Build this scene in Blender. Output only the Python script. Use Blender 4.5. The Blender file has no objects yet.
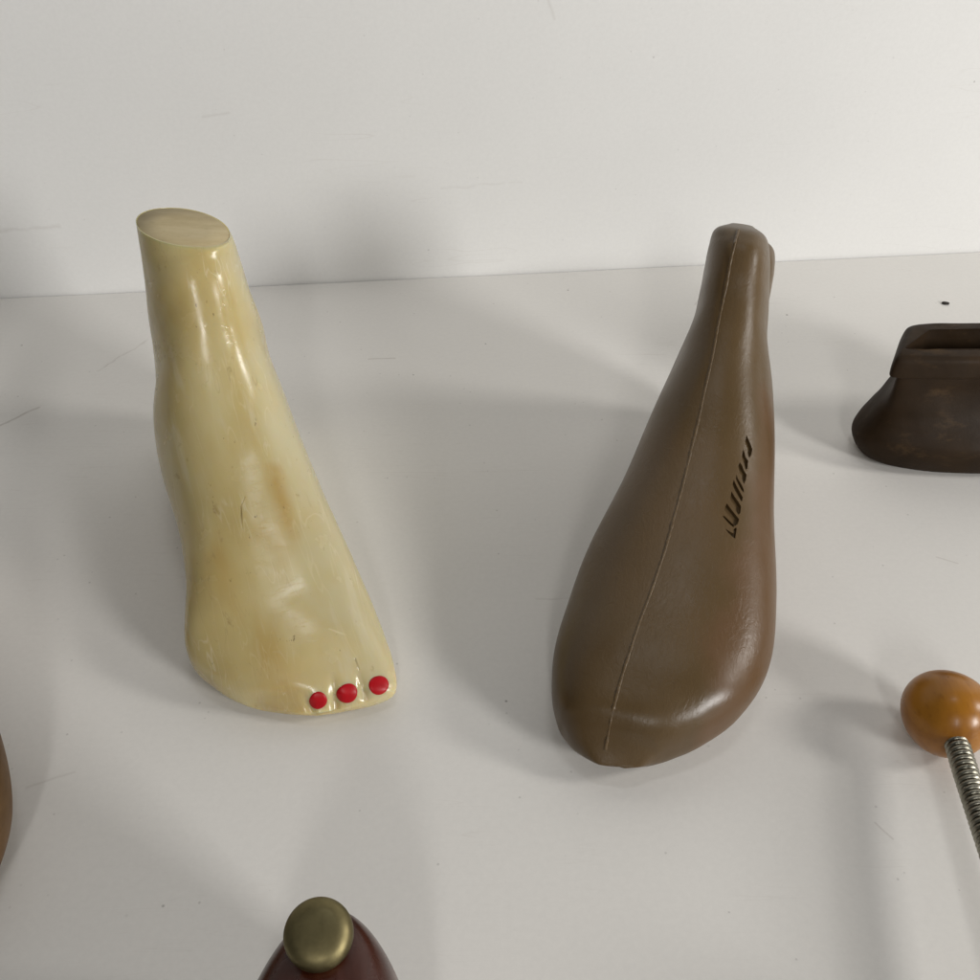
import bpy, bmesh, math, random
import numpy as np
from mathutils import Vector, Matrix, noise
from mathutils.bvhtree import BVHTree

S = bpy.context.scene
COL = S.collection
R = math.radians
random.seed(4)

# ------------------------------------------------------------------ helpers
def link(o, parent=None):
    COL.objects.link(o)
    if parent: o.parent = parent
    return o

def thing(name, label, cat, loc=(0, 0, 0), rz=0, group=None):
    o = bpy.data.objects.new(name, None)
    o.empty_display_size = .01
    o.location = loc; o.rotation_euler = (0, 0, rz)
    o['label'] = label; o['category'] = cat
    if group: o['group'] = group
    return link(o)

def mesh(name, V, F, mat, parent=None, smooth=True, angle=None):
    me = bpy.data.meshes.new(name)
    me.from_pydata([tuple(map(float, v)) for v in V], [], F)
    bm = bmesh.new(); bm.from_mesh(me)
    bmesh.ops.recalc_face_normals(bm, faces=bm.faces)
    bm.to_mesh(me); bm.free()
    me.polygons.foreach_set('use_smooth', [smooth] * len(me.polygons))
    if angle: me.set_sharp_from_angle(angle=R(angle))
    me.materials.append(mat)
    return link(bpy.data.objects.new(name, me), parent)

def cr(K, N):
    K = np.asarray(K, float)
    k = len(K); m = np.zeros_like(K)
    m[1:-1] = (K[2:] - K[:-2]) / 2; m[0] = K[1] - K[0]; m[-1] = K[-1] - K[-2]
    x = np.linspace(0, k - 1, N); i = np.minimum(x.astype(int), k - 2); t = (x - i)[:, None]
    a, b, ma, mb = K[i], K[i + 1], m[i], m[i + 1]
    return a*(2*t**3-3*t*t+1) + ma*(t**3-2*t*t+t) + b*(-2*t**3+3*t*t) + mb*(t**3-t*t)

def loft(K, N, M):
    D = section_rings(K, N, M*4)
    d = np.linalg.norm(np.roll(D, -1, 1)-D, axis=-1)
    cum = np.concatenate([np.zeros((N, 1)), np.cumsum(d, 1)], 1); D2 = np.concatenate([D, D[:, :1]], 1)
    out = np.empty((N, M, 3)); x = np.arange(M)/M
    for i in range(N):
        for c in range(3): out[i, :, c] = np.interp(x*cum[i, -1], cum[i], D2[i, :, c])
    return out

def section_rings(K, N, M):
    """Rings between a top line and a bottom line: sT zT sB zB left right offset bow skew nTop nBottom tilt."""
    Q = cr(K, N); th = np.pi/2 + np.linspace(0, 2*np.pi, M, endpoint=False)
    c = np.cos(th)[None]; q = np.sin(th)[None]
    g = lambda j: Q[:, j][:, None]
    n = np.where(q > 0, g(9), g(10))
    cx = np.sign(c)*np.abs(c)**(2/n); qx = np.sign(q)*np.abs(q)**(2/n)
    t = cx*np.where(c > 0, g(5), g(4))
    s = (g(0)+g(2))/2 + (g(0)-g(2))/2*qx + g(7)*cx**2 + g(8)*cx
    z = (g(1)+g(3))/2 + (g(1)-g(3))/2*qx + g(11)*cx
    return np.stack([t + g(6), s, z], -1)

def ring_faces(N, M, capA=True, capB=True, base=0):
    F = []
    for i in range(N-1):
        for j in range(M):
            a = base+i*M+j; b = base+i*M+(j+1) % M
            F.append((a, b, b+M, a+M))
    if capA: F.append(tuple(base+j for j in range(M))[::-1])
    if capB: F.append(tuple(base+(N-1)*M+j for j in range(M)))
    return F

def tube(P, rad, sides=10, closed_ends=True):
    """Tube of varying radius along points."""
    P = [Vector(p) for p in P]; V = []; n = len(P)
    ref = Vector((0, 0, 1))
    up = None
    for i, p in enumerate(P):
        d = (P[min(i+1, n-1)] - P[max(i-1, 0)]).normalized()
        if up is None:
            up = ref if abs(d.dot(ref)) < .9 else Vector((1, 0, 0))
        up = (up - d*up.dot(d)).normalized(); sd = d.cross(up)
        r = rad[i] if hasattr(rad, '__len__') else rad
        for k in range(sides):
            a = 2*math.pi*k/sides
            V.append(p + up*math.cos(a)*r + sd*math.sin(a)*r)
    return V, ring_faces(n, sides, closed_ends, closed_ends)

# ------------------------------------------------------------------ materials
class NT:
    def __init__(s, name):
        m = bpy.data.materials.new(name); m.use_nodes = True
        s.m = m; s.t = m.node_tree; s.n = s.t.nodes; s.l = s.t.links
        s.b = s.n['Principled BSDF']
        s.co = s.n.new('ShaderNodeTexCoord').outputs['Object']
    def set(s, **kw):
        for k, v in kw.items(): s.inp(s.b, k.replace('_', ' '), v)
        return s
    def inp(s, node, key, v):
        if hasattr(v, 'is_output'): s.l.new(v, node.inputs[key])
        else: node.inputs[key].default_value = v
    def mapping(s, scale=(1, 1, 1), rot=(0, 0, 0), loc=(0, 0, 0)):
        n = s.n.new('ShaderNodeMapping'); s.l.new(s.co, n.inputs['Vector'])
        n.inputs['Scale'].default_value = scale; n.inputs['Rotation'].default_value = rot; n.inputs['Location'].default_value = loc
        return n.outputs[0]
    def noise(s, scale, detail=4, rough=.55, vec=None, dist=0):
        n = s.n.new('ShaderNodeTexNoise'); s.l.new(vec if vec is not None else s.co, n.inputs['Vector'])
        n.inputs['Scale'].default_value = scale; n.inputs['Detail'].default_value = detail
        n.inputs['Roughness'].default_value = rough; n.inputs['Distortion'].default_value = dist
        return n.outputs['Fac']
    def voronoi(s, scale, feature='F1', vec=None, out='Distance'):
        n = s.n.new('ShaderNodeTexVoronoi'); n.feature = feature
        s.l.new(vec if vec is not None else s.co, n.inputs['Vector']); n.inputs['Scale'].default_value = scale
        return n.outputs[out]
    def ramp(s, fac, stops, interp='LINEAR'):
        n = s.n.new('ShaderNodeValToRGB'); s.l.new(fac, n.inputs[0]); n.color_ramp.interpolation = interp
        e = n.color_ramp.elements
        while len(e) < len(stops): e.new(.5)
        for q, (p, c) in zip(e, stops):
            q.position = p; q.color = (c, c, c, 1) if not hasattr(c, '__len__') else (*c, 1)
        return n.outputs[0]
    def mix(s, fac, a, b, mode='MIX'):
        n = s.n.new('ShaderNodeMix'); n.data_type = 'RGBA'; n.blend_type = mode
        for k, v in ((0, fac), (6, a), (7, b)):
            if hasattr(v, 'is_output'): s.l.new(v, n.inputs[k])
            else: n.inputs[k].default_value = (*v, 1) if hasattr(v, '__len__') else v
        return n.outputs[2]
    def math(s, op, *a, clamp=False):
        n = s.n.new('ShaderNodeMath'); n.operation = op; n.use_clamp = clamp
        for i, v in enumerate(a):
            if hasattr(v, 'is_output'): s.l.new(v, n.inputs[i])
            else: n.inputs[i].default_value = v
        return n.outputs[0]
    def vmath(s, op, *a, out=0):
        n = s.n.new('ShaderNodeVectorMath'); n.operation = op
        for i, v in enumerate(a):
            if hasattr(v, 'is_output'): s.l.new(v, n.inputs[i])
            elif hasattr(v, '__len__'): n.inputs[i].default_value = v
            else: n.inputs['Scale'].default_value = v
        return n.outputs[out]
    def bump(s, h, strength, dist, prev=None):
        n = s.n.new('ShaderNodeBump'); s.l.new(h, n.inputs['Height'])
        n.inputs['Strength'].default_value = strength; n.inputs['Distance'].default_value = dist
        if prev is not None: s.l.new(prev, n.inputs['Normal'])
        return n.outputs[0]
    def segment(s, A, B, w):
        """1 on a scratch from A to B (object space), fading to 0 at width w."""
        A = Vector(A); B = Vector(B); d = B-A
        pa = s.vmath('SUBTRACT', s.co, tuple(A))
        wob = s.n.new('ShaderNodeTexNoise'); s.l.new(s.co, wob.inputs['Vector']); wob.inputs['Scale'].default_value = 90
        pa = s.vmath('ADD', pa, s.vmath('SCALE', s.vmath('SUBTRACT', wob.outputs['Color'], (.5, .5, .5)), d.length*.09))
        h = s.math('DIVIDE', s.vmath('DOT_PRODUCT', pa, tuple(d), out=1), d.length_squared, clamp=True)
        c = s.n.new('ShaderNodeCombineXYZ')
        for i in range(3): s.l.new(s.math('MULTIPLY', h, d[i]), c.inputs[i])
        dist = s.vmath('LENGTH', s.vmath('SUBTRACT', pa, c.outputs[0]), out=1)
        return s.math('SUBTRACT', 1, s.math('DIVIDE', dist, w), clamp=True)
    def many(s, segs):
        r = None
        for A, B, w, k in segs:
            q = s.math('MULTIPLY', s.segment(A, B, w), k)
            r = q if r is None else s.math('MAXIMUM', r, q)
        return r

def white_board(name, base, scratches, speck_seed=0, grit=.72):
    t = NT(name)
    c = t.ramp(t.noise(7, 5), [(.3, tuple(x*.965 for x in base)), (.7, base)])
    fine = t.ramp(t.noise(420, 3, .7), [(.35, .965), (.7, 1.0)])
    c = t.mix(1, c, fine, 'MULTIPLY')
    # sparse grit stains: small cells of a voronoi, only where a coarse noise allows them
    v = t.voronoi(62, vec=t.mapping(loc=(speck_seed, .37, .11)))
    gate = t.ramp(t.noise(33, 2, .5, t.mapping(loc=(speck_seed+3, 1, 2))), [(.50, 0), (.60, 1)])
    sp = t.math('MULTIPLY', t.ramp(v, [(.028, 1), (.050, 0)]), gate)
    v2 = t.voronoi(150, vec=t.mapping(loc=(speck_seed+5, .7, .2)))
    gate2 = t.ramp(t.noise(70, 2, .5), [(.54, 0), (.6, 1)])
    sp2 = t.math('MULTIPLY', t.ramp(v2, [(.05, .35), (.09, 0)]), gate2)
    c = t.mix(t.math('MULTIPLY', t.math('MAXIMUM', sp, sp2), grit), c, (.10, .085, .07))
    # hairline wear: stretched noise in two directions
    for rot, k in ((.5, .16), (-1.1, .12)):
        st = t.noise(55, 2, .5, t.mapping(scale=(.13, 3.2, 1), rot=(0, 0, rot)))
        gt = t.ramp(t.noise(11, 2, .5, t.mapping(loc=(k*40, 2, speck_seed))), [(.56, 0), (.68, 1)])
        c = t.mix(t.math('MULTIPLY', t.math('MULTIPLY', t.ramp(st, [(.495, 0), (.5, 1), (.505, 0)]), gt), k), c, (.42, .36, .30))
    if scratches:
        c = t.mix(t.many(scratches), c, (.30, .25, .21))
    rough = t.ramp(t.noise(25, 5), [(.3, .42), (.7, .56)])
    n = t.bump(t.noise(600, 2), .10, .0002)
    n = t.bump(t.noise(60, 3), .06, .0006, n)
    t.set(Base_Color=c, Roughness=rough, Normal=n)
    t.b.inputs['Specular IOR Level'].default_value = .35
    return t.m

def m_resin():
    t = NT('yellowed_resin')
    big = t.noise(22, 4, .5, t.mapping(scale=(1.6, .55, .9)))
    c = t.ramp(big, [(.28, (.46, .352, .140)), (.50, (.53, .435, .208)), (.74, (.58, .510, .295))])
    # milky patches on the outer side, amber streaks along the instep
    sep = t.n.new('ShaderNodeSeparateXYZ'); t.l.new(t.co, sep.inputs[0])
    side = t.math('ADD', t.math('MULTIPLY', sep.outputs[0], 26), t.math('MULTIPLY', t.noise(40, 4), .9))
    c = t.mix(t.ramp(side, [(.62, 0), (1.15, .62)]), c, (.55, .505, .335))
    toe = t.math('ADD', t.math('MULTIPLY', sep.outputs[1], -14), t.math('MULTIPLY', t.noise(30, 3), .7))
    c = t.mix(t.ramp(toe, [(-.25, 0), (.25, .5)]), c, (.62, .53, .31))
    am = t.noise(30, 3, .5, t.mapping(scale=(1.5, .35, .6), loc=(.3, .1, 0)))
    c = t.mix(t.ramp(am, [(.58, 0), (.70, .28)]), c, (.46, .285, .066))
    stain = t.many([((.0085, .092, .053), (.0080, .064, .043), .0055, .75), ((-.004, .068, .045), (.006, .060, .042), .0065, .35)])
    c = t.mix(t.math('MULTIPLY', stain, t.ramp(t.noise(55, 4), [(.35, .3), (.65, 1)])), c, (.44, .27, .06))
    st = t.noise(120, 3, .6, t.mapping(scale=(1.2, .16, .3), rot=(.5, 0, .15)))
    c = t.mix(t.ramp(st, [(.60, 0), (.70, .35)]), c, (.62, .56, .40))
    dk = t.noise(150, 4, .7, t.mapping(scale=(1, .5, .6)))
    c = t.mix(t.ramp(dk, [(.66, 0), (.74, .55)]), c, (.30, .20, .075))
    fl = t.math('MULTIPLY', t.ramp(t.noise(480, 3, .7, t.mapping(scale=(1, .6, .6))), [(.66, 0), (.70, 1)]), t.ramp(t.noise(60, 3), [(.50, 0), (.62, .8)]))
    c = t.mix(fl, c, (.17, .11, .04))
    for rot, sc, k, col in ((.5, 70, .38, (.74, .69, .53)), (-.35, 90, .30, (.72, .66, .48)), (1.15, 60, .30, (.70, .62, .42)), (.1, 110, .35, (.25, .17, .07))):
        hs = t.noise(sc, 2, .5, t.mapping(scale=(2.4, .22, .5), rot=(.2, .1, rot)), dist=.4)
        hg = t.ramp(t.noise(24, 3, .5, t.mapping(loc=(sc, k, rot))), [(.52, 0), (.64, 1)])
        c = t.mix(t.math('MULTIPLY', t.math('MULTIPLY', t.ramp(hs, [(.488, 0), (.5, 1), (.512, 0)]), hg), k), c, col)
    scr = t.many([((-.0300, .028, .008), (-.0137, .0184, .0178), .0011, .8), ((-.0137, .0184, .0178), (-.0022, .0152, .0186), .0008, .5),
                  ((-.004, .071, .0445), (.001, .088, .054), .0007, .0), ((.012, .026, .0258), (.022, .020, .0215), .0006, .6),
                  ((-.026, .045, .022), (-.018, .036, .026), .0007, .5), ((.0, .020, .0222), (-.010, .024, .0238), .0006, .6)])
    c = t.mix(scr, c, (.78, .70, .50))
    dks = t.many([((-.0095, .0655, .042), (-.0075, .0800, .050), .0005, .75), ((-.0075, .0800, .050), (-.0050, .0830, .0515), .0005, .6),
                  ((.0090, .0120, .0172), (.0100, .0160, .0196), .0006, .7), ((-.0010, .0115, .0155), (.0025, .0125, .0165), .0007, .7),
                  ((.0185, .0110, .0158), (.0182, .0145, .0182), .0005, .6), ((.010, .1440, .1200), (.0135, .1455, .1215), .0005, .9),
                  ((.0065, .0028, .0085), (.0045, .0025, .0078), .0004, .5)])
    c = t.mix(dks, c, (.13, .085, .03))
    n = t.bump(t.noise(38, 2, .4), .10, .0016)
    n = t.bump(t.noise(260, 3, .6, t.mapping(scale=(1, .25, .4))), .10, .0003, n)
    n = t.bump(t.math('ADD', scr, t.math('MULTIPLY', dks, -1)), .6, .0004, n)
    n = t.bump(t.ramp(t.noise(200, 2, .5, t.mapping(scale=(.2, 2.2, 1), rot=(0, 0, .5))), [(.49, 0), (.5, 1), (.51, 0)]), .10, .0002, n)
    t.set(Base_Color=c, Roughness=t.ramp(t.noise(70, 4), [(.3, .12), (.75, .32)]), Normal=n)
    t.b.inputs['Subsurface Weight'].default_value = .75
    t.b.inputs['Subsurface Radius'].default_value = (1, .62, .25)
    t.b.inputs['Subsurface Scale'].default_value = .009
    t.b.inputs['IOR'].default_value = 1.48
    return t.m

def m_cut():
    t = NT('sawn_resin')
    g = t.noise(60, 5, .6, t.mapping(scale=(.5, 1.6, 1), rot=(0, 0, .4)))
    c = t.ramp(g, [(.3, (.40, .315, .165)), (.55, (.50, .41, .235)), (.75, (.57, .48, .30))])
    c = t.mix(t.ramp(t.noise(300, 3), [(.6, 0), (.75, .4)]), c, (.30, .22, .11))
    t.set(Base_Color=c, Roughness=.6, Normal=t.bump(t.noise(300, 4, .6, t.mapping(scale=(.3, 1.5, 1), rot=(0, 0, .4))), .3, .0003))
    return t.m

def m_nail():
    t = NT('red_lacquer')
    c = t.ramp(t.noise(160, 3), [(.3, (.34, .002, .006)), (.7, (.46, .004, .010))])
    t.set(Base_Color=c, Roughness=.36, Normal=t.bump(t.noise(350, 3), .12, .0003))
    t.b.inputs['Specular IOR Level'].default_value = .28
    return t.m

def m_last():
    t = NT('brown_moulded_plastic')
    a = t.noise(14, 4, .5)
    c = t.ramp(a, [(.3, (.084, .051, .020)), (.55, (.100, .062, .025)), (.75, (.117, .071, .030))])
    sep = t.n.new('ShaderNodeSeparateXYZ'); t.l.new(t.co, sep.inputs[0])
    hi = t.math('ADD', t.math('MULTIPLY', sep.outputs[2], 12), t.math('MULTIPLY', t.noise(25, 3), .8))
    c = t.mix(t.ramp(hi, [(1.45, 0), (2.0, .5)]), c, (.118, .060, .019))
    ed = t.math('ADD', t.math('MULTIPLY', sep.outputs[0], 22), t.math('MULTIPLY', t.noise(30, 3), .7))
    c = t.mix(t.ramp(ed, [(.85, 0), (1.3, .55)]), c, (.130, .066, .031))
    sp = t.ramp(t.noise(420, 3, .6), [(.68, 0), (.76, .35)])
    c = t.mix(sp, c, (.07, .045, .02))
    n = t.bump(t.noise(18, 3), .10, .002)
    wr = t.noise(420, 4, .6, t.mapping(scale=(1, .55, .8), rot=(0, 0, .5)), dist=1.2)
    patch = t.ramp(t.noise(26, 2), [(.38, .30), (.60, 1)])
    n = t.bump(t.math('MULTIPLY', wr, patch), .42, .00034, n)
    n = t.bump(t.ramp(t.noise(150, 2, .5, t.mapping(scale=(2.2, .25, .3), rot=(0, 0, .25))), [(.49, 0), (.5, 1), (.51, 0)]), .10, .0002, n)
    t.set(Base_Color=c, Roughness=t.ramp(t.noise(60, 4), [(.3, .30), (.7, .41)]), Normal=n)
    t.b.inputs['Specular IOR Level'].default_value = .42
    return t.m

def m_seam():
    t = NT('mould_flash')
    c = t.ramp(t.noise(500, 3), [(.35, (.084, .051, .020)), (.65, (.118, .074, .031))])
    t.set(Base_Color=c, Roughness=.36, Normal=t.bump(t.noise(900, 3), .4, .0003))
    return t.m

def m_dark():
    t = NT('dark_brown_iron')
    c = t.ramp(t.noise(30, 5, .6), [(.3, (.016, .0080, .0025)), (.6, (.027, .0140, .0045)), (.8, (.046, .0230, .008))])
    w = t.ramp(t.noise(90, 5, .7, t.mapping(scale=(.5, 1, 1))), [(.54, 0), (.74, .6)])
    c = t.mix(w, c, (.090, .052, .022))
    t.set(Base_Color=c, Roughness=t.ramp(t.noise(40, 4), [(.3, .50), (.7, .72)]),
          Normal=t.bump(t.noise(220, 4, .65), .3, .0006))
    t.b.inputs['Specular IOR Level'].default_value = .20
    return t.m

def m_wood(name, c0, c1, c2, rough, scale, axis_scale, spec=.5, coat=0):
    t = NT(name)
    g = t.noise(scale, 6, .6, t.mapping(scale=axis_scale), dist=.6)
    c = t.ramp(g, [(.3, c0), (.5, c1), (.72, c2)])
    f = t.noise(scale*7, 3, .6, t.mapping(scale=axis_scale))
    c = t.mix(t.ramp(f, [(.56, 0), (.72, .28)]), c, tuple(x*.6 for x in c0))
    n = t.bump(f, .10, .0003); n = t.bump(t.noise(90, 3), .12, .0006, n)
    t.set(Base_Color=c, Roughness=t.ramp(t.noise(80, 4), [(.3, rough-.06), (.7, rough+.10)]), Normal=n)
    t.b.inputs['Specular IOR Level'].default_value = spec
    t.b.inputs['Coat Weight'].default_value = coat; t.b.inputs['Coat Roughness'].default_value = .15
    return t.m

def m_metal(name, c0, c1, rough, scale=60):
    t = NT(name)
    g = t.noise(scale, 5, .65)
    c = t.ramp(g, [(.35, c0), (.7, c1)])
    t.set(Base_Color=c, Metallic=1.0, Roughness=t.ramp(t.noise(scale*1.7, 4), [(.3, rough-.06), (.7, rough+.14)]),
          Normal=t.bump(t.noise(scale*4, 3), .15, .0003))
    return t.m

RESIN, CUT, NAIL, LAST, SEAM, DARK = m_resin(), m_cut(), m_nail(), m_last(), m_seam(), m_dark()
AMBER = m_wood('varnished_amber_wood', (.24, .088, .008), (.33, .132, .011), (.41, .175, .018), .30, 60, (1, .35, 1), .35, .08)
REDWOOD = m_wood('dark_reddish_wood', (.030, .006, .002), (.050, .010, .004), (.070, .018, .008), .25, 70, (1, .25, 1), .40, .0)
BROWNWOOD = m_wood('worn_brown_wood', (.080, .042, .014), (.120, .065, .024), (.165, .092, .038), .5, 60, (1, .3, 1), .25)
BRASS = m_metal('tarnished_brass', (.14, .118, .058), (.25, .210, .105), .46)
STEEL = m_metal('dull_spring_steel', (.23, .22, .175), (.37, .35, .29), .32, 200)
GRIT = NT('dark_grit').set(Base_Color=(.025, .02, .016, 1), Roughness=.8).m

# ------------------------------------------------------------------ setting: white table and backing board
TILT = .0995                                    # the board's line: y = .584 + .0995 x
table_m = white_board('white_table_paint', (.80, .778, .742),
    [((-.262, .412, 0), (-.243, .434, 0), .0012, .5), ((-.222, .470, 0), (-.197, .512, 0), .0010, .28),
     ((.020, .292, 0), (.042, .293, 0), .0007, .2), ((.20, .318, 0), (.208, .314, 0), .0007, .25),
     ((-.070, .482, 0), (-.055, .483, 0), .0008, .4), ((.128, .545, 0), (.134, .556, 0), .0008, .35),
     ((.133, .186, 0), (.137, .180, 0), .0006, .3), ((-.165, .2, 0), (-.15, .206, 0), .0008, .2)], .0)
board_m = white_board('white_board_paint', (.85, .845, .83),
    [((-.32, 0, .043), (-.262, 0, .046), .0016, .16), ((-.165, 0, .108), (-.150, 0, .110), .0012, .13),
     ((.03, 0, .17), (.036, 0, .155), .0014, .14), ((-.03, 0, .06), (.02, 0, .062), .0012, .10)], 7.3, .34)

def slab(name, P, z0, z1, mat, loc=(0, 0, 0)):
    V = [(x, y, z0) for x, y in P]+[(x, y, z1) for x, y in P]
    n = len(P)
    F = [tuple(range(n))[::-1], tuple(range(n, 2*n))]+[(i, (i+1) % n, n+(i+1) % n, n+i) for i in range(n)]
    o = mesh(name, V, F, mat, smooth=False)
    o.location = loc; o['kind'] = 'structure'
    return o

GAP = .0011
yb = lambda x: .584 + TILT*x
# the table's back edge is a little worn: the gap to the board varies
bk = [(x, yb(x)-GAP-.0005*noise.noise((x*14, 0, 0))-.0003*noise.noise((x*60, 3, 0))) for x in np.linspace(-1.1, 1.1, 260)]
table = slab('table_top', [(-1.1, -.9), (1.1, -.9)]+bk[::-1], -.022, 0, table_m)
wall = slab('backing_board', [(-1.1, 0), (1.1, 0), (1.1, .02), (-1.1, .02)], -.05, 1.0, board_m, (0, .584, 0))
wall.rotation_euler = (0, 0, math.atan(TILT))

# ------------------------------------------------------------------ the yellowed display foot
FK = [[.0036,.0072,.0038,.0056,.0076,.0146,0,.0009,-.0027,2.3,3,0],
 [.0056,.0096,.0056,.0034,.0141,.0239,0,.0013,-.0053,2.3,3,0],
 [.0077,.0132,.0077,.0014,.0199,.0302,0,.0024,-.0067,2.3,3,0],
 [.0123,.0178,.0123,.0003,.0265,.0327,0,.0048,-.0041,2.3,3,0],
 [.0236,.025,.0226,0,.0345,.033,0,.0051,-.0016,2.3,3,0],
 [.0454,.034,.0404,0,.0405,.0322,0,.0005,0,2.3,3,0],
 [.0701,.0457,.0681,.002,.0349,.0304,0,.0003,0,2.3,3,0],
 [.095,.0572,.105,.004,.0329,.0282,0,0,0,2.3,3,0],
 [.115,.0707,.15,.001,.0347,.027,0,0,0,2.3,3,0],
 [.128,.0862,.185,0,.0326,.0256,0,0,0,2.3,3,0],
 [.135,.0976,.2,.012,.0277,.0237,0,0,0,2.3,3,0],
 [.1405,.1074,.202,.035,.025,.0233,0,0,0,2.3,3,0],
 [.1455,.1165,.199,.06,.0236,.0209,0,0,0,2.3,3,0],
 [.1495,.1213,.196,.09,.0215,.0194,0,0,0,2.1,2.1,0],
 [.1519,.1237,.1949,.1081,.0206,.0181,0,0,-.001,2.1,2.1,.0011],
 [.1543,.126,.1939,.1262,.0192,.0169,0,0,-.0029,2.1,2.1,-.0034]]
fax = Vector((-0.3694, 0.9293)).normalized()
foot = thing('display_foot', 'translucent yellow foot cut off at the ankle, three toenails painted red', 'display foot',
             (-0.0625, 0.2232, .0003), math.atan2(-fax.x, fax.y))
N, M = 330, 200
L = loft(FK, N, M)
nails = [((.0010, .0062, .0112), (-.19, -.81, .55), .0034, .0034), ((.0118, .0047, .0120), (-.10, -.77, .63), .0039, .0038),
         ((.0241, .0044, .0117), (.14, -.65, .75), .0038, .0037)]
grooves = [((.0070, .0048, .0107), (.0086, .0120, .0179), 1.0), ((.0179, .0035, .0111), (.0179, .0114, .0167), 1.0),
           ((-.0027, .0067, .0099), (-.0039, .0101, .0151), .5)]
P = L.reshape(-1, 3).copy()
# smooth outward normals of the loft
da = np.gradient(L, axis=0); db = np.roll(L, -1, 1)-np.roll(L, 1, 1)
nn = np.cross(da, db)
for _ in range(6):
    nn = nn*.5+.125*(np.roll(nn, 1, 1)+np.roll(nn, -1, 1))+.125*(np.r_[nn[:1], nn[:-1]]+np.r_[nn[1:], nn[-1:]])
nn /= np.linalg.norm(nn, axis=-1)[..., None]+1e-12
ctr = L.mean(1, keepdims=True)
sg = np.sign(((L-ctr)*nn).sum(-1).sum()); nn *= sg
nn = nn.reshape(-1, 3)
disp = np.zeros(len(P))
for p, n, a, b in nails:                         # toe mounds
    d = np.linalg.norm(P-np.array(p)-np.array([0, .0015, .001]), axis=1)
    disp += .0003*np.exp(-(d/.0055)**2)
for A, B, k in grooves:                       # clefts between the toes
    A = np.array(A); B = np.array(B); e = B-A; A = A-e*.55; e = B-A
    h = np.clip(((P-A)@e)/(e@e), 0, 1); d = np.linalg.norm(P-A-h[:, None]*e, axis=1)
    fade = np.clip((1-h)*1.7, 0, 1)
    disp -= k*.0013*np.exp(-(d/.0014)**2)*fade + k*.0005*np.exp(-(d/.0035)**2)*fade
low = P[:, 2] > .004
P += nn*(disp*low)[:, None]
for i in range(len(P)):                          # hand-finished unevenness
    if P[i, 2] > .003 and i < (N-6)*M:
        v = P[i]; q = noise.noise((v[0]*42, v[1]*30, v[2]*36))*.00028+noise.noise((v[0]*110, v[1]*80, v[2]*90))*.00016
        P[i] += nn[i]*q
P[:, 2] = np.maximum(P[:, 2], 0)
V = [tuple(v) for v in P]
F = ring_faces(N, M, True, False)
# sharp sawn rim, then a shallow step down to the cut face
last = P[-M:]; c0 = last.mean(0)
a = len(V); V += [tuple(c0+(v-c0)*.985+np.array([0, 0, .0001])) for v in last]
V += [tuple(c0+(v-c0)*.978+np.array([0, 0, -.0004])) for v in last]
V += [tuple(c0+(v-c0)*.9+np.array([0, 0, -.0006])) for v in last]
F += ring_faces(4, M, False, True, (N-1)*M)
fb = mesh('foot_body', V, F, RESIN, foot, angle=50)
dv = [tuple(c0+(v-c0)*k+np.array([0, 0, z])) for k, z in ((.976, -.0005), (.968, 0), (.5, .0001)) for v in last]
mesh('cut_face', dv, ring_faces(3, M, True, True), CUT, foot)
bm = bmesh.new(); bm.from_mesh(fb.data); tree = BVHTree.FromBMesh(bm)
for k, (p, n, ra, rb) in enumerate(nails):
    p = Vector(p); n = Vector(n).normalized()
    e1 = n.cross(Vector((0, 0, 1))).normalized(); e2 = n.cross(e1)
    rings = [(0, .00026), (.4, .00026), (.75, .00025), (.92, .00020), (.985, .00008), (1.0, -.0005)]
    V = []; Q = 40
    for r, h in rings:
        for j in range(Q):
            an = 2*math.pi*j/Q
            wob = 1+.035*math.sin(2*an+k)+.025*math.sin(3*an+2*k)
            o = p+e1*math.cos(an)*ra*r*wob+e2*math.sin(an)*rb*r*wob
            hit = tree.ray_cast(o+n*.01, -n)[0]
            hit = hit if hit else o
            V.append(hit+n*h)
    F = ring_faces(len(rings), Q, False, True)
    V.append(sum((V[j] for j in range(Q)), Vector())/Q)
    F += [(j, len(V)-1, (j+1) % Q) for j in range(Q)]
    bm2 = mesh('toenail', V, F, NAIL, foot)
    b2 = bmesh.new(); b2.from_mesh(bm2.data); bmesh.ops.remove_doubles(b2, verts=b2.verts, dist=1e-6)
    bmesh.ops.recalc_face_normals(b2, faces=b2.faces); b2.to_mesh(bm2.data); b2.free()
bm.free()

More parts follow.
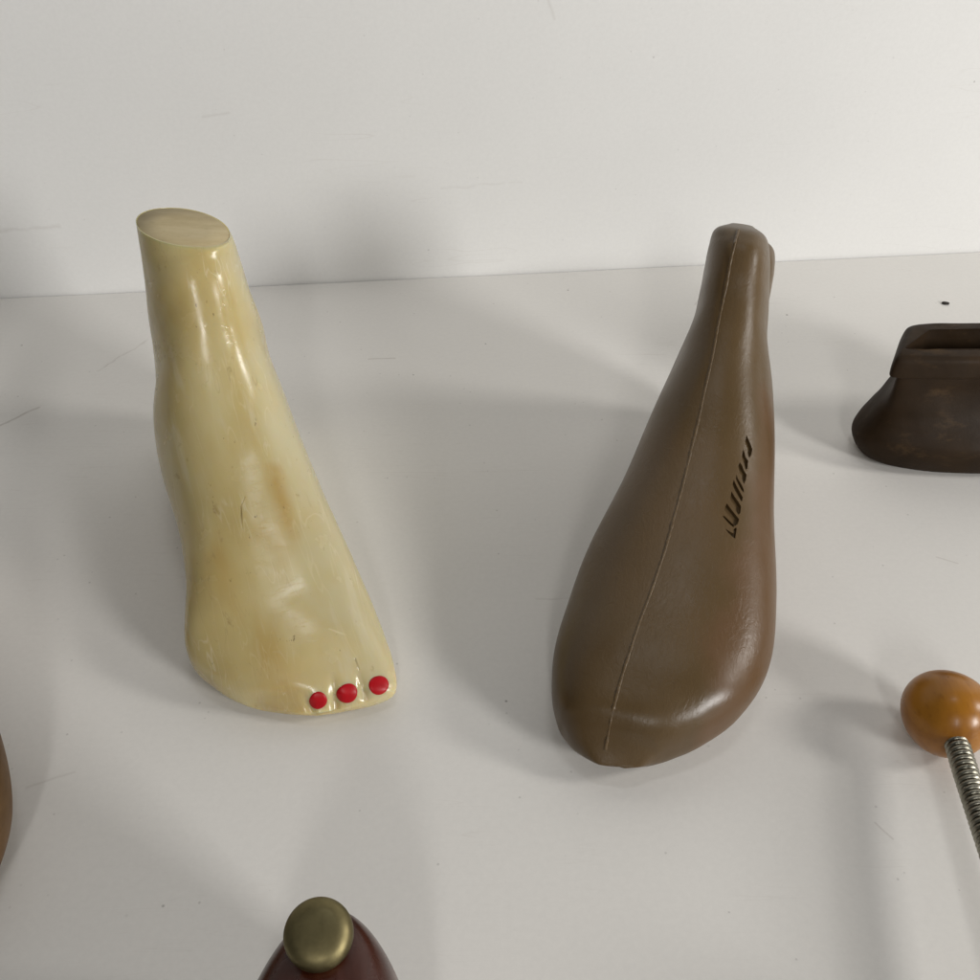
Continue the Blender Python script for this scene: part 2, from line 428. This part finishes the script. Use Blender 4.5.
# ------------------------------------------------------------------ the brown moulded shoe last
LK = [[0.0009,.0112,0.0010,.0108,.0022,.0022,.0036,0,0,2.2,2.2,0],
 [.0016,.0122,.0017,.0098,.0076,.0073,.0036,0,.002,2.4,2.6,0],
 [.0052,.0185,.0054,.005,.0142,.0137,.0007,0,.0018,2.7,2.6,0],
 [.0081,.0243,.0083,.002,.0175,.018,-.0009,0,.001,3,2.6,0],
 [.0122,.0288,.0122,.0005,.0217,.0231,-.0004,0,.0013,3,2.6,0],
 [.0212,.033,.0202,0,.0271,.0308,.0003,0,.0005,2.8,2.6,0],
 [.0345,.0382,.0345,0,.0325,.0387,.0018,0,-.0006,2.5,2.6,0],
 [.0536,.0441,.0536,0,.0348,.0436,.003,0,.0007,2.3,2.6,0],
 [.08,.0537,.082,.001,.0342,.0416,.0029,0,0,2.3,2.6,0],
 [.11,.0661,.125,.008,.0286,.0346,.0026,0,0,2.3,2.6,0],
 [.135,.0813,.17,.01,.0249,.0295,.0021,0,0,2.3,2.6,0],
 [.155,.0948,.205,.006,.0212,.0246,.0016,0,0,2.3,2.6,0],
 [.168,.1057,.23,.01,.0163,.0185,.0009,0,0,2.9,2.6,0],
 [.176,.1160,.236,.035,.0152,.016,.0004,0,0,2.9,2.6,0],
 [.182,.1222,.232,.06,.0146,.0144,-.0001,0,0,2.9,2.9,0],
 [.187,.1246,.228,.085,.0137,.0131,-.0008,0,0,2.9,2.9,0],
 [.194,.1254,.225,.104,.0112,.0112,-.0022,0,0,2.9,2.9,0],
 [.2065,.122,.215,.117,.0048,.0048,-.0026,0,0,2.3,2.6,0]]
lax = Vector((0.3346, 0.9423)).normalized()
lst = thing('shoe_last', 'tall brown moulded shoe last with a centre seam and stamped grooves on its side', 'shoe last',
            (0.0413, 0.2012, .0003), math.atan2(-lax.x, lax.y))
N, M = 300, 180
L = loft(LK, N, M)
L[..., 2] = np.maximum(L[..., 2], 0)
lb = mesh('last_body', L.reshape(-1, 3), ring_faces(N, M), LAST, None)
GL = [
([ (0.0196,0.1264,0.0709),(0.0217,0.1247,0.0686),(0.0230,0.1233,0.0669),(0.0231,0.1211,0.0659),(0.0226,0.1191,0.0655),(0.0216,0.1206,0.0668),(0.0204,0.1221,0.0683),(0.0197,0.1236,0.0694) ],(0.538,-0.330,0.776)),
([ (0.0197,0.1207,0.0680),(0.0204,0.1197,0.0671),(0.0213,0.1184,0.0660),(0.0224,0.1180,0.0651),(0.0229,0.1151,0.0636),(0.0224,0.1139,0.0634),(0.0214,0.1155,0.0646),(0.0202,0.1168,0.0659),(0.0197,0.1187,0.0671) ],(0.476,-0.340,0.811)),
([ (0.0196,0.1152,0.0655),(0.0207,0.1145,0.0646),(0.0217,0.1132,0.0635),(0.0231,0.1123,0.0624),(0.0233,0.1102,0.0615),(0.0229,0.1081,0.0609),(0.0220,0.1093,0.0618),(0.0212,0.1105,0.0627),(0.0200,0.1120,0.0639),(0.0193,0.1134,0.0648) ],(0.430,-0.329,0.841)),
([ (0.0194,0.1099,0.0632),(0.0203,0.1087,0.0624),(0.0221,0.1073,0.0610),(0.0233,0.1060,0.0600),(0.0237,0.1047,0.0593),(0.0225,0.1052,0.0601),(0.0210,0.1066,0.0612),(0.0197,0.1081,0.0624) ],(0.394,-0.321,0.861)),
([ (0.0189,0.1074,0.0624),(0.0202,0.1059,0.0613),(0.0224,0.1038,0.0597),(0.0237,0.1026,0.0586),(0.0237,0.1007,0.0580),(0.0223,0.1017,0.0589),(0.0202,0.1036,0.0604),(0.0189,0.1054,0.0616) ],(0.364,-0.321,0.875)),
([ (0.0191,0.1025,0.0604),(0.0205,0.1012,0.0594),(0.0225,0.0998,0.0582),(0.0238,0.0987,0.0573),(0.0241,0.0960,0.0563),(0.0236,0.0949,0.0562),(0.0222,0.0959,0.0570),(0.0206,0.0976,0.0582),(0.0193,0.0995,0.0592) ],(0.336,-0.311,0.889)),
([ (0.0185,0.0970,0.0586),(0.0198,0.0960,0.0578),(0.0220,0.0945,0.0566),(0.0242,0.0932,0.0554),(0.0241,0.0913,0.0548),(0.0233,0.0896,0.0546),(0.0212,0.0908,0.0556),(0.0185,0.0935,0.0573),(0.0180,0.0946,0.0578) ],(0.288,-0.317,0.904)),
([ (0.0179,0.0914,0.0567),(0.0185,0.0918,0.0567),(0.0207,0.0908,0.0558),(0.0228,0.0898,0.0548),(0.0230,0.0889,0.0544),(0.0208,0.0896,0.0553) ],(0.260,-0.321,0.911)),
([ (0.0202,0.0870,0.0546),(0.0221,0.0866,0.0539),(0.0234,0.0866,0.0535),(0.0231,0.0882,0.0542),(0.0238,0.0894,0.0543),(0.0242,0.0888,0.0540),(0.0244,0.0849,0.0526),(0.0234,0.0851,0.0530),(0.0216,0.0857,0.0538) ],(0.293,-0.307,0.906)),
]
for pts, n in GL:                                # stamp the grooves one after another
    n = Vector(n).normalized(); pts = [Vector(p) for p in pts]
    c = sum(pts, Vector())/len(pts)
    bmc = bmesh.new()
    hi = [bmc.verts.new(c+(p-c)*1.10+n*.0012) for p in pts]
    lo = [bmc.verts.new(c+(p-c)*.92-n*.0014) for p in pts]
    q = len(pts)
    bmc.faces.new(hi); bmc.faces.new(lo[::-1])
    for i in range(q): bmc.faces.new((hi[i], lo[i], lo[(i+1) % q], hi[(i+1) % q]))
    bmesh.ops.triangulate(bmc, faces=bmc.faces)
    bmesh.ops.recalc_face_normals(bmc, faces=bmc.faces)
    mc = bpy.data.meshes.new('stamp_cutter'); bmc.to_mesh(mc); bmc.free()
    cut = link(bpy.data.objects.new('stamp_cutter', mc))
    mod = lb.modifiers.new('stamp', 'BOOLEAN'); mod.object = cut; mod.operation = 'DIFFERENCE'; mod.solver = 'EXACT'
    dg = bpy.context.evaluated_depsgraph_get(); dg.update()
    me = bpy.data.meshes.new_from_object(lb.evaluated_get(dg))
    lb.modifiers.clear()
    print('stamp', len(lb.data.polygons), len(me.polygons))
    if len(me.polygons) > len(lb.data.polygons)*.9: lb.data = me
    bpy.data.objects.remove(cut)
me = lb.data
me.polygons.foreach_set('use_smooth', [True]*len(me.polygons)); me.set_sharp_from_angle(angle=R(32))
lb.parent = lst
# the raised seam runs over the crest from the toe to the top of the cone
pts = []; rad = []
SEAM_PTS = np.array([(-.0023,.1921,.1259,.00,.02,1.00),(-.0021,.1818,.1245,-.09,-.65,.75),(-.0022,.1785,.1200,-.11,-.82,.56),(-.0021,.1753,.1153,-.12,-.82,.56),(-.0019,.1721,.1106,-.14,-.79,.60),(-.0018,.1685,.1061,-.14,-.73,.67),(-.0015,.1642,.1019,-.14,-.67,.73),(-.0013,.1596,.0980,-.14,-.62,.77),(-.0010,.1547,.0943,-.14,-.59,.80),(-.0008,.1496,.0907,-.12,-.57,.81),(-.0005,.1444,.0873,-.10,-.55,.83),(-.0003,.1392,.0839,-.08,-.55,.83),(-.0001,.1340,.0805,-.07,-.54,.84),(.0000,.1289,.0772,-.06,-.54,.84),(.0001,.1237,.0739,-.05,-.52,.85),(.0001,.1186,.0707,-.04,-.50,.87),(.0002,.1133,.0677,-.03,-.46,.89),(.0004,.1078,.0649,-.03,-.43,.90),(.0005,.1020,.0624,-.03,-.40,.92),(.0006,.0963,.0600,-.03,-.38,.93),(.0006,.0904,.0577,-.02,-.37,.93),(.0005,.0847,.0555,-.02,-.36,.93),(.0005,.0790,.0533,-.02,-.35,.93),(.0004,.0734,.0512,-.02,-.35,.94),(.0003,.0678,.0491,-.02,-.34,.94),(.0000,.0623,.0471,-.02,-.33,.94),(-.0003,.0569,.0452,-.02,-.32,.95),(-.0008,.0515,.0433,-.02,-.31,.95),(-.0013,.0460,.0416,-.02,-.30,.95),(-.0016,.0406,.0400,-.02,-.29,.96),(-.0019,.0352,.0384,-.02,-.31,.95),(-.0021,.0302,.0366,-.02,-.34,.94),(-.0024,.0252,.0347,-.01,-.37,.93),(-.0025,.0205,.0327,-.00,-.39,.92),(-.0025,.0158,.0308,.01,-.43,.90),(-.0025,.0115,.0284,.03,-.59,.80),(-.0024,.0082,.0247,.05,-.84,.53),(-.0023,.0057,.0200,.08,-.87,.48),(-.0022,.0030,.0156,.09,-.82,.56),(-.0023,.0026,.0077,-.07,.73,.68)])[::-1]      # position and outward normal
dl = np.r_[0, np.cumsum(np.linalg.norm(np.diff(SEAM_PTS[:, :3], axis=0), axis=1))]
xs = np.linspace(0, dl[-1], 700)
line = np.stack([np.interp(xs, dl, SEAM_PTS[:, i]) for i in range(6)], -1)
for i, p in enumerate(line):
    r = .00042+.00016*noise.noise((xs[i]*90, 1, 0))+.00012*noise.noise((xs[i]*400, 5, 0))
    wig = .00018*noise.noise((xs[i]*60, 9, 0))
    pts.append(Vector(p[:3])+Vector((wig, 0, 0))-Vector(p[3:])*.00012); rad.append(max(r, .00015))
V, F = tube(pts, rad, 8)
for i, p in enumerate(pts):                     # squash the tube into a low flat ridge
    d = (pts[min(i+1, len(pts)-1)]-pts[max(i-1, 0)]).normalized()
    sd = d.cross(Vector(line[i][3:])); sd = sd.normalized() if sd.length > .05 else Vector((1, 0, 0))
    wd = 1.5+.5*noise.noise((xs[i]*45, 2, 2))
    for k in range(8):
        o = V[i*8+k]-p; V[i*8+k] = p+(o-sd*o.dot(sd))*.8+sd*o.dot(sd)*wd
mesh('mould_seam', V, F, SEAM, lst)

# the lower shoulder at the back of the cone
Q = 72; Vv = []
CS = cr([(.055, .0112, .012), (.075, .0112, .012), (.095, .0110, .012), (.101, .0106, .0118), (.1065, .0096, .0108), (.1095, .0076, .0085), (.1110, .0045, .005), (.1114, .001, .001)], 60)
for z, hx, hy in CS:
    for j in range(Q):
        a = 2*math.pi*j/Q; c, s_ = math.cos(a), math.sin(a)
        Vv.append((.0038+hx*math.copysign(abs(c)**.8, c), .2120+hy*math.copysign(abs(s_)**.8, s_), z))
mesh('cone_shoulder', Vv, ring_faces(len(CS), Q), LAST, lst)

# ------------------------------------------------------------------ dark shoe form with a rectangular opening
form = thing('hollow_shoe_form', 'dark brown shoe form with a rectangular opening in its thick squared collar', 'shoe form', (.247, .4005, .0002))
# z, x half, y half, exponent, x shift, y shift
FS = [(0, .056, .0205, 2.6, 0, -.003), (.003, .0625, .0235, 2.5, 0, -.003), (.010, .0670, .0252, 2.5, 0, -.003), (.017, .0662, .0245, 2.6, 0, -.003),
      (.024, .0615, .0215, 3.0, 0, -.001), (.031, .0575, .0180, 4.0, 0, 0), (.040, .0540, .0150, 8, 0, 0), (.0485, .0524, .0140, 11, 0, 0),
      (.0508, .0526, .0142, 12, 0, 0), (.0514, .0550, .0168, 12, 0, 0), (.0526, .0562, .0180, 12, 0, 0), (.0575, .0560, .0177, 12, 0, 0), (.0608, .0552, .0172, 12, 0, 0),
      (.0622, .0535, .0155, 12, 0, 0), (.0626, .0520, .0138, 12, 0, 0), (.0625, .0490, .0094, 14, 0, 0), (.0616, .0484, .0089, 16, 0, 0), (.050, .0477, .0085, 16, 0, 0), (.022, .046, .008, 16, 0, 0)]
Q = 160; Vv = []
FSI = cr(FS, 160)
for z, hx, hy, n, sx, sy in FSI:
    for j in range(Q):
        a = 2*math.pi*j/Q; c, s = math.cos(a), math.sin(a)
        x = hx*math.copysign(abs(c)**(2/n), c)+sx; y = hy*math.copysign(abs(s)**(2/n), s)+sy
        f = ((y-sy)/hy+1)/2; u = min(1, z/.046)
        ob = -.0066*u*u*(1-f)*(1 if z > .0511 else .72)+(.003+.0085*u)*f
        x += ob*min(1, -x/.03) if x < 0 else 0           # the left end runs obliquely
        k = .0005*noise.noise((x*45, y*45, z*60))+.0002*noise.noise((x*160, y*160, z*160))
        Vv.append((x+k, y+k, max(z+(k if z > .01 else 0), 0)))
mesh('form_body', Vv, ring_faces(len(FSI), Q), DARK, form, angle=60)

# ------------------------------------------------------------------ shoe tree with an amber ball heel and a coiled spring
tr = thing('spring_shoe_tree', 'shoe tree with a glossy amber wooden ball on the end of a coiled steel spring', 'shoe tree', (.165, .2205, 0))
def blob(fn, nu=48, nv=64):
    V = []
    for i in range(nu+1):
        t = math.pi*i/nu
        for j in range(nv): V.append(fn(t, 2*math.pi*j/nv))
    return V, ring_faces(nu+1, nv)
def ballpt(t, p):
    # egg: longer along the spring, blunter at the free end
    ax = Vector((-.55, .80, .05)).normalized(); e1 = ax.cross(Vector((0, 0, 1))).normalized(); e2 = ax.cross(e1)
    r = .0154*(1-.05*math.cos(t))
    return Vector((0, 0, .0158))+ax*(.0159*math.cos(t))+e1*(r*math.sin(t)*math.cos(p))+e2*(r*math.sin(t)*math.sin(p))
V, F = blob(ballpt)
ball = mesh('heel_ball', V, F, AMBER, tr)
# spring path: leaves the ball low on its near side, dips towards the toe piece
sp = cr([(-.0012, -.0090, .0172), (-.0038, -.028, .0184), (-.0075, -.060, .0205), (-.012, -.100, .0215), (-.017, -.140, .021)], 60)
dl = np.r_[0, np.cumsum(np.linalg.norm(np.diff(sp, axis=0), axis=1))]
turns = int(dl[-1]/.00205); K = turns*18
V = []; pts = []
for i in range(K):
    u = dl[-1]*i/(K-1)
    c = Vector([float(np.interp(u, dl, sp[:, k])) for k in range(3)]); c2 = Vector([float(np.interp(min(u+.002, dl[-1]), dl, sp[:, k])) for k in range(3)])
    if (c2-c).length < 1e-6: c2 = c+Vector((0, -1, -.2))*.002
    d = (c2-c).normalized(); e1 = d.cross(Vector((0, 0, 1))).normalized(); e2 = d.cross(e1)
    a = 2*math.pi*i/18
    pts.append(c+(e1*math.cos(a)+e2*math.sin(a))*.0034)
V, F = tube(pts, .00094, 8)
mesh('coiled_spring', V, F, STEEL, tr)
V, F = tube([Vector(p) for p in sp], .0024, 12)
core = mesh('spring_core', V, F, STEEL, tr)
def toept(t, p):
    c, s = math.cos(t), math.sin(t)
    z = .022*s*math.sin(p)
    return Vector((-.022+s*math.cos(p)*.034, -.185+c*.055, .018+(z if z > 0 else z*.8)))
V, F = blob(toept)
mesh('toe_piece', V, F, AMBER, tr)

# ------------------------------------------------------------------ shoe tree heel block with a brass knob (near edge)
hb = thing('wooden_shoe_tree', 'dark reddish wooden shoe tree block topped with a round brass knob', 'shoe tree', (-.0405, .1148, 0))
# plan rings: z, back y, half width, length to front, exponent
BK = [(0, .0085, .0225, .090, 2.2), (.004, .0100, .0255, .093, 2.2), (.020, .0112, .0265, .095, 2.2), (.040, .0105, .0250, .094, 2.2), (.054, .0100, .0225, .092, 2.2),
      (.062, .0088, .0190, .090, 2.2), (.0665, .0062, .0135, .085, 2.2), (.0685, -.001, .006, .075, 2.2)]
Vv = []; Q = 120
BI = cr(BK, 90)
for z, yb_, hw, ln, n in BI:
    for j in range(Q):
        a = 2*math.pi*j/Q; c, s = math.cos(a), math.sin(a)
        # parabolic at the back (+y), long and tapering to the front
        y = s*(ln/2)+yb_-ln/2
        x = hw*math.copysign(abs(c)**.9, c)
        Vv.append((x, y, max(z, 0)))
mesh('heel_block', Vv, ring_faces(len(BI), Q), REDWOOD, hb)
prof = [(.0, .0764), (.003, .0763), (.0055, .0759), (.0071, .0751), (.0080, .0741), (.0084, .0729), (.0081, .0719), (.0066, .0712), (.0045, .0704), (.0042, .066), (.0042, .060)]
Vv = []; Q = 64
axis = Vector((.05, -.42, 1)).normalized(); e1 = Vector((1, 0, 0)); e1 = (e1-axis*e1.dot(axis)).normalized(); e2 = axis.cross(e1)
base = Vector((0, 0, .0))
for r, h in cr(prof, 60):
    r = max(r, 1e-5)
    for j in range(Q):
        a = 2*math.pi*j/Q
        Vv.append(Vector((-.001, .000, .0665))+axis*(h-.0665)+(e1*math.cos(a)+e2*math.sin(a))*r)
mesh('brass_knob', Vv, ring_faces(60, Q), BRASS, hb)

# ------------------------------------------------------------------ another wooden last, its rounded toe just inside the left edge
wl = thing('wooden_last', 'worn brown wooden shoe last lying at the left edge, only its rounded side in view', 'shoe last', (-.1778, .1300, .0002), R(21.2))
K = [list(k) for k in LK]
for k in K:
    k[1] *= .92; k[0] *= .8; k[2] *= .8
    w = (k[4]+k[5])/2; k[4] = k[5] = w*.95; k[6] = 0; k[8] = 0
L = loft(K, 150, 96); L[..., 2] = np.maximum(L[..., 2], 0)
mesh('last_body', L.reshape(-1, 3), ring_faces(150, 96), BROWNWOOD, wl)

# ------------------------------------------------------------------ grit on the table behind the dark form
def crumb(loc, r, label, seed):
    me_ = bmesh.new(); bmesh.ops.create_icosphere(me_, subdivisions=2, radius=r)
    for v in me_.verts:
        v.co *= 1+.35*noise.noise(v.co/r*1.3+Vector((seed, 0, 0))); v.co.x *= 1.7; v.co.z *= .6
    m_ = bpy.data.meshes.new('crumb'); me_.to_mesh(m_); me_.free(); m_.materials.append(GRIT)
    o = link(bpy.data.objects.new('crumb', m_)); o.location = (loc[0], loc[1], r*.45); o.rotation_euler = (0, 0, -.3)
    o['label'] = label; o['category'] = 'crumb'
    return o
crumb((.2845, .5456), .0014, 'tiny dark crumb on the white table behind the dark brown form', 1)

# ------------------------------------------------------------------ camera
cam = bpy.data.cameras.new('camera'); cam.sensor_width = 36; cam.lens = 36*983/980
cam.clip_start = .01; cam.clip_end = 50
co = link(bpy.data.objects.new('camera', cam)); co.location = (0, 0, .306); co.rotation_euler = (R(50), 0, 0)
S.camera = co

# ------------------------------------------------------------------ light: one lamp low on the right, tubes behind the camera, room fill
def area(name, loc, aim, sx, sy, power, col):
    l = bpy.data.lights.new(name, 'AREA'); l.shape = 'RECTANGLE'; l.size = sx; l.size_y = sy; l.energy = power; l.color = col
    o = link(bpy.data.objects.new(name, l)); o.location = loc
    o.rotation_euler = (Vector(aim)-Vector(loc)).to_track_quat('-Z', 'Y').to_euler()
    return o
area('window_lamp', (1.75, .04, 1.0), (.1, .3, .05), .34, .34, 11, (1, .97, .92))
area('side_lamp', (1.68, -1.17, .77), (0, .4, .05), .44, .52, 28, (1, .985, .96))
area('ceiling_tube', (.0, -1.7, 1.25), (0, .3, 0), .16, .6, 7.5, (1, .985, .955))
area('ceiling_lamp', (.10, .30, 1.9), (.10, .301, 0), .36, .06, 1.7, (.96, .98, 1))
W = bpy.data.worlds.new('World'); S.world = W; W.use_nodes = True
bg = W.node_tree.nodes['Background']; bg.inputs[0].default_value = (.97, .985, 1, 1); bg.inputs[1].default_value = .06

S.view_settings.view_transform = 'Standard'; S.view_settings.look = 'None'
S.view_settings.exposure = .05; S.view_settings.gamma = 1
S.render.engine = 'CYCLES'
S.cycles.use_denoising = True
